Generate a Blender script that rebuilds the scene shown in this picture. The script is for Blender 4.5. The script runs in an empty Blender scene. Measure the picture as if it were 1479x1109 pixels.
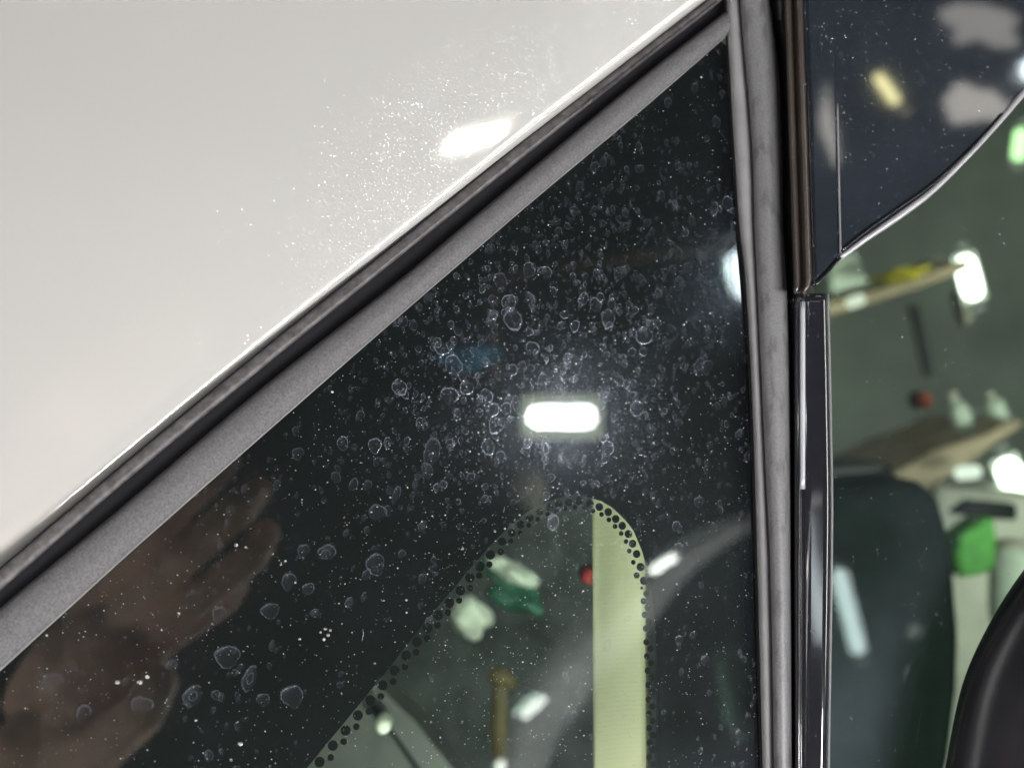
import bpy, bmesh, math, random
from mathutils import Vector, Matrix, noise
from mathutils.geometry import tessellate_polygon
random.seed(7)
sc = bpy.context.scene
col = sc.collection
# ------------------------------------------------------------------ camera, world, lamps
W, H = 1479.0, 1109.0
CAM = Vector((0, -0.4167, 0))
K = 0.72 / W                                   # 50 mm lens on a 36 mm sensor
cd = bpy.data.cameras.new('camera'); cam = bpy.data.objects.new('camera', cd); col.objects.link(cam)
cam.location = CAM; cam.rotation_euler = (math.radians(90), 0, 0)
cd.lens = 50; cd.sensor_width = 36; cd.clip_start = 0.01; cd.clip_end = 60
cd.dof.use_dof = True; cd.dof.focus_distance = 0.409; cd.dof.aperture_fstop = 10.5
sc.camera = cam
w = bpy.data.worlds.new('World'); sc.world = w; w.use_nodes = True
bg = w.node_tree.nodes['Background']; bg.inputs[0].default_value = (0.86, 0.88, 1.0, 1); bg.inputs[1].default_value = 0.045
sc.view_settings.view_transform = 'Standard'; sc.view_settings.look = 'None'
sc.view_settings.exposure = 0; sc.view_settings.gamma = 1
sc.render.resolution_x = 1024; sc.render.resolution_y = 767
try:
    sc.cycles.max_bounces = 10; sc.cycles.transparent_max_bounces = 24; sc.cycles.sample_clamp_indirect = 6
except Exception: pass

def ray(px, py): return Vector(((px - W/2)*K, 1.0, -(py - H/2)*K))
# the side of the car: a plane through the world origin, square to the line from the camera to the photographer's own reflection
N = -Vector((-0.263, 1, -0.158)).normalized()           # faces the camera
U = Vector((1, 0, 0)); U = (U - N*U.dot(N)).normalized()
V = N.cross(U) if N.cross(U).z > 0 else U.cross(N)
def L(px, py, h=0.0):                                   # a point of the car, h metres proud of the glass
    d = ray(px, py); t = (h - CAM.dot(N)) / d.dot(N)
    return CAM + d*t
def Q(px, py, D): return CAM + ray(px, py)*D            # a point D metres in front of the camera
def mirror(p, h=0.0): return p - 2*(p.dot(N) - h)*N
def R(px, py, D, h=0.0): return mirror(Q(px, py, D), h) # the thing in the garage whose mirror image stands there

# ------------------------------------------------------------------ materials
def new_mat(name):
    m = bpy.data.materials.new(name); m.use_nodes = True
    nt = m.node_tree; nt.nodes.clear(); out = nt.nodes.new('ShaderNodeOutputMaterial')
    return m, nt, out
def nd(nt, t, **kw):
    n = nt.nodes.new(t)
    for k, v in kw.items(): setattr(n, k, v)
    return n
def setin(n, **kw):
    for k, v in kw.items():
        n.inputs[k.replace('_', ' ')].default_value = v
def coords(nt, scale=(1,1,1), rot=(0,0,0)):
    tc = nd(nt, 'ShaderNodeTexCoord'); mp = nd(nt, 'ShaderNodeMapping')
    mp.inputs['Scale'].default_value = scale; mp.inputs['Rotation'].default_value = rot
    nt.links.new(tc.outputs['Object'], mp.inputs[0]); return mp.outputs[0]
def ramp(nt, src, a, b, ca=(0,0,0,1), cb=(1,1,1,1)):
    r = nd(nt, 'ShaderNodeValToRGB'); r.color_ramp.elements[0].position = a; r.color_ramp.elements[1].position = b
    r.color_ramp.elements[0].color = ca; r.color_ramp.elements[1].color = cb
    nt.links.new(src, r.inputs[0]); return r.outputs[0]
def noise_tex(nt, vec, scale, detail=3, rough=.5):
    n = nd(nt, 'ShaderNodeTexNoise'); n.inputs['Scale'].default_value = scale
    n.inputs['Detail'].default_value = detail; n.inputs['Roughness'].default_value = rough
    nt.links.new(vec, n.inputs['Vector']); return n.outputs['Fac']
def c4(c): return (c[0], c[1], c[2], 1)
def simple(name, c, rough=.5, metal=0, coat=0, var=.12, scale=60, bump=0, bscale=2000, spec=.5, c2=None, stretch=(1,1,1)):
    m, nt, out = new_mat(name); p = nd(nt, 'ShaderNodeBsdfPrincipled')
    v = coords(nt, stretch); f = noise_tex(nt, v, scale, 5, .6)
    lo = tuple(x*(1-var) for x in c); hi = c2 or tuple(min(1, x*(1+var)) for x in c)
    nt.links.new(ramp(nt, f, .35, .65, c4(lo), c4(hi)), p.inputs['Base Color'])
    setin(p, Roughness=rough, Metallic=metal); p.inputs['Coat Weight'].default_value = coat
    p.inputs['Coat Roughness'].default_value = .03; p.inputs['Specular IOR Level'].default_value = spec
    if bump:
        b = nd(nt, 'ShaderNodeBump'); b.inputs['Strength'].default_value = bump; b.inputs['Distance'].default_value = .0002
        nt.links.new(noise_tex(nt, v, bscale, 4, .7), b.inputs['Height']); nt.links.new(b.outputs[0], p.inputs['Normal'])
    nt.links.new(p.outputs[0], out.inputs[0]); return m
def emit(name, c, s):
    m, nt, out = new_mat(name); e = nd(nt, 'ShaderNodeEmission'); e.inputs[0].default_value = c4(c); e.inputs[1].default_value = s
    nt.links.new(e.outputs[0], out.inputs[0]); return m

def pearl_paint():
    m, nt, out = new_mat('pearl_paint')
    p = nd(nt, 'ShaderNodeBsdfPrincipled'); v = coords(nt)
    nt.links.new(ramp(nt, noise_tex(nt, v, 9, 3), .3, .7, (.315,.312,.298,1), (.336,.333,.318,1)), p.inputs['Base Color'])
    setin(p, Roughness=.42); p.inputs['Coat Weight'].default_value = 1; p.inputs['Coat Roughness'].default_value = .04
    p.inputs['Coat IOR'].default_value = 1.55
    geo = nd(nt, 'ShaderNodeNewGeometry')
    last = None
    for scale, spread, thr in ((3700, .20, .30), (6200, .145, .05)):
        vo = nd(nt, 'ShaderNodeTexVoronoi'); vo.inputs['Scale'].default_value = scale; nt.links.new(v, vo.inputs['Vector'])
        sub = nd(nt, 'ShaderNodeVectorMath', operation='SUBTRACT'); sub.inputs[1].default_value = (.5,.5,.5)
        nt.links.new(vo.outputs['Color'], sub.inputs[0])
        sc_ = nd(nt, 'ShaderNodeVectorMath', operation='SCALE'); sc_.inputs['Scale'].default_value = spread; nt.links.new(sub.outputs[0], sc_.inputs[0])
        ad = nd(nt, 'ShaderNodeVectorMath', operation='ADD'); nt.links.new(geo.outputs['Normal'], ad.inputs[0]); nt.links.new(sc_.outputs[0], ad.inputs[1])
        no = nd(nt, 'ShaderNodeVectorMath', operation='NORMALIZE'); nt.links.new(ad.outputs[0], no.inputs[0])
        g = nd(nt, 'ShaderNodeBsdfGlossy'); g.inputs['Roughness'].default_value = .05; g.inputs['Color'].default_value = (1,.99,.95,1)
        nt.links.new(no.outputs[0], g.inputs['Normal'])
        th = nd(nt, 'ShaderNodeMath', operation='LESS_THAN'); th.inputs[1].default_value = .42
        nt.links.new(vo.outputs['Distance'], th.inputs[0])
        wn = nd(nt, 'ShaderNodeSeparateColor'); nt.links.new(vo.outputs['Color'], wn.inputs[0])
        gt = nd(nt, 'ShaderNodeMath', operation='GREATER_THAN'); gt.inputs[1].default_value = thr; nt.links.new(wn.outputs[2], gt.inputs[0])
        mu = nd(nt, 'ShaderNodeMath', operation='MULTIPLY'); nt.links.new(th.outputs[0], mu.inputs[0]); nt.links.new(gt.outputs[0], mu.inputs[1])
        m2 = nd(nt, 'ShaderNodeVectorMath', operation='SCALE'); m2.inputs[0].default_value = (.085,.085,.08); nt.links.new(mu.outputs[0], m2.inputs['Scale'])
        nt.links.new(m2.outputs[0], g.inputs['Color'])
        mx = nd(nt, 'ShaderNodeAddShader'); nt.links.new((last or p).outputs[0], mx.inputs[0]); nt.links.new(g.outputs[0], mx.inputs[1]); last = mx
    nt.links.new(last.outputs[0], out.inputs[0]); return m

def glass_mat(name, tint, ior, film, film_rough=.32, streak=True, white=(.55,.62,.75)):
    m, nt, out = new_mat(name)
    tr = nd(nt, 'ShaderNodeBsdfTransparent'); tr.inputs[0].default_value = c4(tint)
    gl = nd(nt, 'ShaderNodeBsdfGlossy'); gl.inputs['Roughness'].default_value = .004
    fr = nd(nt, 'ShaderNodeFresnel'); fr.inputs[0].default_value = ior
    # seen from inside, the Fresnel of a solid turns over: keep the same low reflectance on both sides
    mx = nd(nt, 'ShaderNodeMixShader')
    lw = nd(nt, 'ShaderNodeLayerWeight'); lw.inputs[0].default_value = .5
    pw = nd(nt, 'ShaderNodeMath', operation='POWER'); pw.inputs[1].default_value = 5; nt.links.new(lw.outputs['Facing'], pw.inputs[0])
    f0 = ((ior-1)/(ior+1))**2
    ma = nd(nt, 'ShaderNodeMath', operation='MULTIPLY_ADD'); ma.inputs[1].default_value = 1-f0; ma.inputs[2].default_value = f0
    nt.nodes.remove(fr)
    nt.links.new(pw.outputs[0], ma.inputs[0]); nt.links.new(ma.outputs[0], mx.inputs[0])
    nt.links.new(tr.outputs[0], mx.inputs[1]); nt.links.new(gl.outputs[0], mx.inputs[2])
    last = mx
    if film:
        v = coords(nt)
        f = noise_tex(nt, v, 28, 6, .65)
        v2 = coords(nt, (1, 1, 14), (0, math.radians(38), 0)); s = noise_tex(nt, v2, 260, 3, .6)
        mm = nd(nt, 'ShaderNodeMath', operation='MULTIPLY'); nt.links.new(ramp(nt, f, .32, .75, (.25,)*3+(1,)), mm.inputs[0]); nt.links.new(ramp(nt, s, .3, .8, (.55,)*3+(1,)), mm.inputs[1])
        m2 = nd(nt, 'ShaderNodeMath', operation='MULTIPLY'); m2.inputs[1].default_value = film; nt.links.new(mm.outputs[0], m2.inputs[0])
        rg = nd(nt, 'ShaderNodeBsdfGlossy'); rg.inputs['Roughness'].default_value = film_rough; rg.inputs['Color'].default_value = (.72,.82,1,1)
        df = nd(nt, 'ShaderNodeBsdfDiffuse'); df.inputs[0].default_value = c4(white)
        ms = nd(nt, 'ShaderNodeMixShader'); ms.inputs[0].default_value = .10
        nt.links.new(rg.outputs[0], ms.inputs[1]); nt.links.new(df.outputs[0], ms.inputs[2])
        m3 = nd(nt, 'ShaderNodeMixShader'); nt.links.new(m2.outputs[0], m3.inputs[0]); nt.links.new(last.outputs[0], m3.inputs[1]); nt.links.new(ms.outputs[0], m3.inputs[2]); last = m3
    nt.links.new(last.outputs[0], out.inputs[0]); return m

def residue(name, alpha, rough, c=(.64,.72,.92), gl=.4):
    m, nt, out = new_mat(name)
    tr = nd(nt, 'ShaderNodeBsdfTransparent')
    df = nd(nt, 'ShaderNodeBsdfDiffuse'); df.inputs[0].default_value = c4(c)
    g = nd(nt, 'ShaderNodeBsdfGlossy'); g.inputs['Roughness'].default_value = rough; g.inputs['Color'].default_value = (.82,.89,1,1)
    a = nd(nt, 'ShaderNodeMixShader'); a.inputs[0].default_value = gl
    nt.links.new(df.outputs[0], a.inputs[1]); nt.links.new(g.outputs[0], a.inputs[2])
    f = noise_tex(nt, coords(nt), 1700, 4, .65)
    mu = nd(nt, 'ShaderNodeMath', operation='MULTIPLY'); mu.inputs[1].default_value = alpha
    nt.links.new(ramp(nt, f, .36, .66, (.04,)*3+(1,)), mu.inputs[0])
    b = nd(nt, 'ShaderNodeMixShader'); nt.links.new(mu.outputs[0], b.inputs[0]); nt.links.new(tr.outputs[0], b.inputs[1]); nt.links.new(a.outputs[0], b.inputs[2])
    nt.links.new(b.outputs[0], out.inputs[0]); return m

def stained_rubber():
    m, nt, out = new_mat('weathered_rubber'); p = nd(nt, 'ShaderNodeBsdfPrincipled')
    v = coords(nt); fine = noise_tex(nt, v, 1500, 4, .7); big = noise_tex(nt, coords(nt, (1.6,1.6,.55)), 190, 4, .6)
    a = ramp(nt, fine, .3, .75, (.08,.08,.083,1), (.138,.136,.138,1))
    b = ramp(nt, big, .36, .47, (.28,.28,.30,1), (1,1,1,1))
    mx = nd(nt, 'ShaderNodeMix', data_type='RGBA', blend_type='MULTIPLY'); mx.inputs[0].default_value = .5
    nt.links.new(a, mx.inputs[6]); nt.links.new(b, mx.inputs[7]); nt.links.new(mx.outputs[2], p.inputs['Base Color'])
    setin(p, Roughness=.42)
    bu = nd(nt, 'ShaderNodeBump'); bu.inputs['Strength'].default_value = .25; bu.inputs['Distance'].default_value = .0002
    nt.links.new(fine, bu.inputs['Height']); nt.links.new(bu.outputs[0], p.inputs['Normal'])
    nt.links.new(p.outputs[0], out.inputs[0]); return m

def webbing():
    m, nt, out = new_mat('webbing'); p = nd(nt, 'ShaderNodeBsdfPrincipled')
    v = coords(nt)
    wv = nd(nt, 'ShaderNodeTexWave', bands_direction='Z'); wv.inputs['Scale'].default_value = 200; wv.inputs['Distortion'].default_value = .25
    nt.links.new(v, wv.inputs['Vector'])
    nt.links.new(ramp(nt, wv.outputs['Fac'], 0, 1, (.76,.72,.50,1), (.80,.76,.54,1)), p.inputs['Base Color'])
    setin(p, Roughness=.75)
    bu = nd(nt, 'ShaderNodeBump'); bu.inputs['Strength'].default_value = .05; bu.inputs['Distance'].default_value = .0003
    nt.links.new(wv.outputs['Fac'], bu.inputs['Height']); nt.links.new(bu.outputs[0], p.inputs['Normal'])
    nt.links.new(p.outputs[0], out.inputs[0]); return m

M = dict(
    paint=pearl_paint(),
    strip=simple('grey_rubber', (.073,.072,.074), .62, var=.34, scale=1500, bump=.7, bscale=2600),
    band=simple('brown_grey_rubber', (.066,.061,.062), .55, var=.45, scale=420, bump=.5, bscale=1500, stretch=(1,1,1)),
    groove=simple('dark_rubber', (.008,.008,.010), .8, bump=.1, spec=.1),
    lip=simple('lip_rubber', (.165,.162,.165), .45, var=.12, bump=.2, bscale=1200),
    rubber=stained_rubber(),
    black=simple('gloss_black', (.009,.0095,.012), .08, coat=1, var=.2),
    piano=simple('piano_black', (.014,.018,.023), .05, coat=1, var=.18, scale=30),
    slot=simple('bronze_black', (.035,.027,.022), .28, coat=.4, var=.2, spec=.7),
    bead=simple('bright_bead', (.42,.43,.46), .35, metal=.3, var=.1),  # pale tone standing in for the highlight on the gloss strip
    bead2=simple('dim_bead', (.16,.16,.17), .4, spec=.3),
    ochre_dim=simple('old_beam', (.20,.15,.11), .7),
    dull_green=simple('dull_green', (.10,.19,.14), .6), lining=simple('cabin_fabric', (.050,.060,.054), .9, scale=30, var=.4, spec=.1),
    frit=simple('black_enamel', (.002,.002,.0027), .6, var=.1, spec=.1),
    glass=glass_mat('tinted_glass', (.76,.86,.78), 1.62, .042, .15),
    back=glass_mat('glass_back', (.98,1,.98), 1.50, 0),
    doorglass=glass_mat('door_glass_tint', (.82,.91,.83), 1.5, .010, .4),
    rim=residue('spot_rim', .34, .19, gl=.6),
    rimf=residue('spot_rim_faint', .11, .28),
    fill=residue('spot_film', .020, .26),
    speck=residue('dust_speck', .85, .35, (.85,.85,.82), .25),
    web=webbing(),
    darkplastic=simple('cabin_plastic', (.014,.018,.0165), .6, spec=.1),
    greyplastic=simple('dash_plastic', (.05,.058,.053), .6, var=.1),
    leather=simple('dark_leather', (.005,.0105,.0085), .7, bump=.3, bscale=500, spec=.06),
    white_shell=simple('lamp_shell', (.55,.56,.54), .4),
    wall=simple('concrete_wall', (.27,.295,.25), .9, var=.45, scale=1.8),
    wood=simple('raw_wood', (.44,.34,.22), .6, var=.25, scale=12),
    skin=simple('skin', (.72,.45,.36), .5, var=.18, scale=45),
    sleeve=simple('dark_sleeve', (.015,.016,.022), .9),
    grey=simple('grey_sheet_metal', (.84,.82,.82), .5, var=.08, scale=4),
    yellow=simple('yellow_plastic', (.62,.52,.04), .5), green=simple('green_cloth', (.10,.36,.07), .7, var=.25, scale=40),
    green2=simple('bottle_green', (.03,.13,.075), .4), pale=simple('pale_plastic', (.62,.70,.58), .5),
    red=simple('red_plastic', (.20,.012,.012), .6), orange=simple('orange_plastic', (.65,.13,.05), .4),
    beige=simple('beige_board', (.50,.46,.38), .7), blue=simple('blue_tarp', (.10,.26,.42), .6), ochre=simple('ochre_handle', (.085,.07,.018), .6),
    lamp=emit('lamp_core', (1,1,.98), 95), lamp_dim=emit('lamp_diffuser', (.93,1,.82), 9), lamp_cool=emit('lamp_cool', (.80,.93,1), 30),
    lamp_far=emit('lamp_far', (.97,1,.92), 9), lamp_green=emit('lamp_green', (.62,1,.50), 2.4), lamp_yellow=emit('lamp_yellow', (1,.93,.45), 16),
    lamp_soft=emit('lamp_soft', (1,.94,.85), 1.6), key=emit('tube_light', (1,.985,.95), 16), key2=emit('tube_light_right', (1,.985,.96), 26), hand_fill=emit('tube_light_low', (1,.97,.93), 85), arch_fill=emit('tube_light_arch', (1,.98,.98), 240), strap_fill=emit('strap_fill_glow', (1,1,.90), 80),  # low, arch and cabin emitters feed unseen fill lights added for brightness
)

# ------------------------------------------------------------------ object helpers
def prop(o, label=None, cat=None, group=None, kind=None):
    for k, v in (('label', label), ('category', cat), ('group', group), ('kind', kind)):
        if v: o[k] = v
    return o
def empty(name, loc, label, cat, group=None):
    o = bpy.data.objects.new(name, None); col.objects.link(o); o.location = loc; o.empty_display_size = .02
    return prop(o, label, cat, group)
def wmat(o):
    m = o.matrix_basis.copy()
    return (wmat(o.parent) @ o.matrix_parent_inverse @ m) if o.parent else m
def link(name, me, mat, parent=None):
    o = bpy.data.objects.new(name, me); col.objects.link(o)
    if mat is not None and not me.materials:
        for mm in (mat if isinstance(mat, (list, tuple)) else [mat]): me.materials.append(mm)
    if parent is not None:
        o.parent = parent; o.matrix_parent_inverse = wmat(parent).inverted()
    return o
def mesh(name, verts, faces, mat, parent=None, smooth=True, bev=0, solid=0, mats=None, recalc=True):
    # the mesh origin sits at the middle of its own points
    c = sum((Vector(v) for v in verts), Vector())/len(verts)
    me = bpy.data.meshes.new(name); me.from_pydata([tuple(Vector(v)-c) for v in verts], [], faces); me.update()
    if recalc:
        bm = bmesh.new(); bm.from_mesh(me); bmesh.ops.recalc_face_normals(bm, faces=bm.faces); bm.to_mesh(me); bm.free()
    if smooth: me.polygons.foreach_set('use_smooth', [True]*len(me.polygons))
    o = link(name, me, mat, parent); o.location = c
    if mats: me.polygons.foreach_set('material_index', mats)
    if solid:
        s = o.modifiers.new('thickness', 'SOLIDIFY'); s.thickness = solid; s.offset = -1
    if bev:
        b = o.modifiers.new('bevel', 'BEVEL'); b.width = bev; b.segments = 3; b.limit_method = 'ANGLE'; b.angle_limit = math.radians(35)
    return o
def curve_fn(pts, axis=0):
    """smooth function through pixel points; axis 0: y of x, axis 1: x of y"""
    P = sorted((p[axis], p[1-axis]) for p in pts)
    xs = [p[0] for p in P]; ys = [p[1] for p in P]; n = len(xs); m = []
    for i in range(n):
        a, b = max(0, i-1), min(n-1, i+1); m.append((ys[b]-ys[a])/(xs[b]-xs[a]))
    def f(x):
        if x <= xs[0]: return ys[0]+m[0]*(x-xs[0])
        if x >= xs[-1]: return ys[-1]+m[-1]*(x-xs[-1])
        i = max(j for j in range(n-1) if xs[j] <= x); h = xs[i+1]-xs[i]; t = (x-xs[i])/h
        return (2*t**3-3*t*t+1)*ys[i]+(t**3-2*t*t+t)*h*m[i]+(-2*t**3+3*t*t)*ys[i+1]+(t**3-t*t)*h*m[i+1]
    return f
def loft(name, rails, mat, parent, smooth=True, closed=False, cap=False, **kw):
    n = len(rails[0]); vs = [p for r in rails for p in r]; fs = []; R_ = len(rails)
    for i in range(R_ if closed else R_-1):
        j = (i+1) % R_
        for k in range(n-1): fs.append((i*n+k, i*n+k+1, j*n+k+1, j*n+k))
    if cap: fs += [tuple(i*n for i in range(R_)), tuple(i*n+n-1 for i in range(R_))]
    return mesh(name, vs, fs, mat, parent, smooth, **kw)
def frame(z, up=None):
    z = z.normalized(); up = up or Vector((0,0,1))
    if abs(z.dot(up)) > .98: up = Vector((1,0,0))
    x = up.cross(z).normalized(); y = z.cross(x)
    return x, y
def tube_geo(pts, radii, seg=14, flat=1.0, up=None):
    vs, fs = [], []; n = len(pts)
    for i, p in enumerate(pts):
        z = (pts[min(i+1, n-1)]-pts[max(i-1, 0)]); x, y = frame(z, up)
        for k in range(seg):
            a = 2*math.pi*k/seg; vs.append(p + x*math.cos(a)*radii[i] + y*math.sin(a)*radii[i]*flat)
    for i in range(n-1):
        for k in range(seg):
            fs.append((i*seg+k, i*seg+(k+1) % seg, (i+1)*seg+(k+1) % seg, (i+1)*seg+k))
    fs += [tuple(range(seg)), tuple((n-1)*seg+k for k in range(seg))]
    return vs, fs
def tube(name, pts, r, mat, parent=None, seg=14, flat=1.0, **kw):
    radii = r if isinstance(r, (list, tuple)) else [r]*len(pts)
    vs, fs = tube_geo([Vector(p) for p in pts], radii, seg, flat); return mesh(name, vs, fs, mat, parent, **kw)
def capsule(name, a, b, r, mat, parent=None, seg=16, flat=1.0):
    d = (b-a).normalized(); pts, rr = [], []
    for i in range(7):
        t = i/6*math.pi/2; pts.append(a - d*r*math.cos(t) + d*r); rr.append(max(1e-5, r*math.sin(t)))
    for i in range(7):
        t = i/6*math.pi/2; pts.append(b - d*r + d*r*math.sin(t)); rr.append(max(1e-5, r*math.cos(t)))
    return tube(name, pts, rr, mat, parent, seg, flat)
def prism(name, poly, depth, mat, parent=None, **kw):
    """a slab with outline poly (3-D points); depth is the vector to its other face"""
    n = len(poly); vs = [Vector(p) for p in poly] + [Vector(p)+depth for p in poly]
    fs = [tuple(range(n)), tuple(range(2*n-1, n-1, -1))] + [(i, (i+1) % n, n+(i+1) % n, n+i) for i in range(n)]
    kw.setdefault('smooth', False)
    return mesh(name, vs, fs, mat, parent, **kw)
def rounded(pts, r, n=5):
    out = []; m = len(pts)
    for i in range(m):
        p0, p1, p2 = Vector(pts[i-1]), Vector(pts[i]), Vector(pts[(i+1) % m])
        a = p1 + (p0-p1).normalized()*min(r, (p0-p1).length*.45); b = p1 + (p2-p1).normalized()*min(r, (p2-p1).length*.45)
        for k in range(n+1):
            t = k/n; out.append(a*(1-t)**2 + p1*2*t*(1-t) + b*t*t)
    return [tuple(v) for v in out]
def frange(a, b, n): return [a+(b-a)*i/(n-1) for i in range(n)]

# ------------------------------------------------------------------ the car
CARLOC = L(700, 1250, -.02)
car = empty('car', CARLOC, 'pearl white car seen close at its dusty, water-spotted quarter window', 'car')
fA = curve_fn([(-80,890),(0,822),(216,640),(380,505),(580,346),(699,250),(763,199),(1018,4),(1095,-54)])
fB = curve_fn([(-80,921),(0,852),(169,705),(380,530),(580,368),(677,290),(925,92),(1018,20),(1095,-42)])
fC = curve_fn([(-80,946),(0,877),(169,737),(380,558),(580,401),(677,319),(925,113),(1050,15),(1095,-22)])
fD = curve_fn([(-80,1041),(0,968),(97,880),(195,791),(469,550),(580,453),(696,353),(780,281),(925,160),(1053,49),(1100,8)])
XS = frange(-140, 1062, 90)
def railx(f, h, dy=0, xs=XS): return [L(x, f(x)+dy, h) for x in xs]

# pearl panel: heights in the plane frame, s = metres away from the trim edge
eA, eB = L(0, 822), L(1018, 4); ed = (eB-eA).normalized(); pd = (N.cross(ed)); pd = pd if pd.dot(V) > 0 else -pd
edge = [L(x, fA(x)) for x in frange(-150, 1120, 100)]
p0 = L(685, 198, .005); s0 = (p0-eA).dot(pd); a0 = (p0-eA).dot(ed)
s0 -= max((q-eA).dot(pd) for q in edge if abs((q-eA).dot(ed)-a0) < .003)
half = ((CAM-p0).normalized() + (R(810, 600, 2.3)-p0).normalized()).normalized()     # the paint mirrors the work lamp here
GS, GA = -half.dot(pd)/half.dot(N), -half.dot(ed)/half.dot(N)
print('PANEL', s0, a0, GS, GA)
def panel_h(s, a):
    r = .0034
    base = .0035 + GS*s - .62*((s-s0)**2-s0*s0) + GA*(a-a0) + .01*(a-a0)**2 + 3.5*max(0, a-a0-.02)**3
    if s < r: base -= (r - math.sqrt(max(0, r*r-(r-s)**2)))*.95
    return base
S = [0, .0001, .0003, .0006, .001, .0015, .002, .0025, .003, .0034, .004, .005, .006, .008, .010, .013, .017, .022, .028, .035, .043, .052, .062, .075, .09, .11, .13, .16, .19, .23]
vs, fs = [], []
for s in S:
    for p in edge:
        a = (p-eA).dot(ed); vs.append(p + pd*s + N*panel_h(s, a))
n = len(edge)
bot = [p - N*.004 for p in edge]
vs = bot + vs
for i in range(len(S)):
    for k in range(n-1): fs.append((i*n+k, i*n+k+1, (i+1)*n+k+1, (i+1)*n+k))
body = mesh('body_panel', vs, fs, M['paint'], car, solid=0.0009)

# trim round the glass: outer bead, groove, broad flat strip
trim = loft('window_trim', [railx(fA, -.004, -3), railx(fA, .0014, -1), railx(fA, .0022, 3), railx(fA, .0025, 9), railx(fA, .0027, 15), railx(fB, .0028, -5), railx(fB, .0022, 0), railx(fB, -.004, 1)], M['band'], car)
loft('groove', [railx(fB, -.0008, -3), railx(fB, -.0026, 3), railx(fC, -.0028, -3), railx(fC, -.0020, 4)], M['groove'], trim)
loft('seam_line', [railx(fA, .0016, -2.5), railx(fA, .0019, -1), railx(fA, .0016, 1)], M['groove'], trim)
def stripfn(t): return lambda x: fC(x)*(1-t)+fD(x)*t
strip = loft('sealing_strip', [railx(fC, -.003, 0), railx(stripfn(.03), .0006), railx(stripfn(.10), .0020), railx(stripfn(.22), .0027), railx(stripfn(.5), .0030), railx(stripfn(.80), .0027), railx(stripfn(.86), .0022), railx(stripfn(.90), .0023), railx(stripfn(.97), .0016), railx(fD, .0005, 0), railx(fD, -.0004, 1)], M['strip'], car)
loft('lip_highlight', [railx(fD, .0013, -3.2), railx(fD, .0014, -1.5), railx(fD, .0006, .8)], M['lip'], strip)  # highlight along the strip's glass edge, put in as paler rubber

# upright division bar between the quarter glass and the door glass
E0 = curve_fn([(1046,-60),(1051,50),(1058,178),(1068,330),(1076,400),(1085,555),(1092,760),(1101,1109),(1104,1220)], 1)
E1 = curve_fn([(1064,-60),(1070,30),(1085,208),(1089,330),(1093,419),(1104,660),(1112,832),(1117,1109),(1119,1220)], 1)
E2 = curve_fn([(1106,-60),(1112,0),(1123,89),(1129,208),(1131,330),(1138,449),(1142,660),(1143,832),(1145,1109),(1146,1220)], 1)
YS = frange(-60, 1200, 80)
def raily(f, h, dx=0, ys=YS): return [L(f(y)+dx, y, h) for y in ys]
def mixf(a, b, t): return lambda y: a(y)*(1-t)+b(y)*t
YG = [y for y in YS if y > 20]
bar = loft('division_bar', [raily(mixf(E1,E2,0), -.002), raily(mixf(E1,E2,.02), .0035), raily(mixf(E1,E2,.10), .0055), raily(mixf(E1,E2,.28), .0068), raily(mixf(E1,E2,.5), .0072), raily(mixf(E1,E2,.75), .0068), raily(mixf(E1,E2,.92), .0052), raily(mixf(E1,E2,1), .002), raily(E2, -.003)], M['rubber'], car)
loft('bar_lip', [raily(E0, -.0008, -1), raily(E0, .0016, 1), raily(mixf(E0,E1,.25), .0030), raily(mixf(E0,E1,.5), .0036), raily(mixf(E0,E1,.8), .0034), raily(E1, .0022, 1), raily(E1, -.001, 2)], M['lip'], bar)
loft('bar_shadow_line', [raily(E0, .0002, -3.5), raily(E0, .0010, -2), raily(E0, .0010, 0)], M['groove'], bar)
# dark gap right of the bar
def cx(v): return lambda y: v(y)
gapL = lambda y: E2(y)-2
gapR = lambda y: curve_fn([(1134,-60),(1146,330),(1148,430),(1147,1109)],1)(y)
loft('gap_seal', [raily(gapL, .001), raily(gapL, .0005, 5), raily(gapR, .0005), raily(gapR, .002, 6)], M['black'], car)

# bronze-black run channel ending at (1160,420)
ya = frange(-60, 424, 50)
def chx(y): return 1132+ (y+0)*(1146-1132)/420.0
ch_w = lambda y: 30*(1-max(0,(y-404)/22.0)**2*.45) if y > 404 else 30
prof = [(0,-.003),(.02,.004),(.12,.0065),(.24,.0070),(.34,.0055),(.42,.0038),(.52,.0050),(.62,.0072),(.74,.0078),(.86,.0070),(.97,.0045),(1,-.003)]
loft('run_channel', [[L(chx(y)+t*ch_w(y), y, h+.006) for y in ya] for t, h in prof], M['slot'], car, cap=True)
tube('channel_bead', [L(chx(y)+31, y, .0115) for y in ya[:-2]], .0005, M['black'], car, seg=8)

# gloss black mirror-base cover, upper right
cover_edge = [(1174,412),(1192,396),(1213,372),(1248,346),(1300,310),(1345,276),(1391,232),(1430,190),(1479,132),(1520,80),(1560,20)]
poly = [(1160,-60)]+[(1161,0),(1167,160),(1173,330)]+cover_edge+[(1560,-60)]
cover = prism('pillar_cover', [L(x, y, .012) for x, y in poly], -N*.008, M['piano'], car, bev=.0007)
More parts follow.
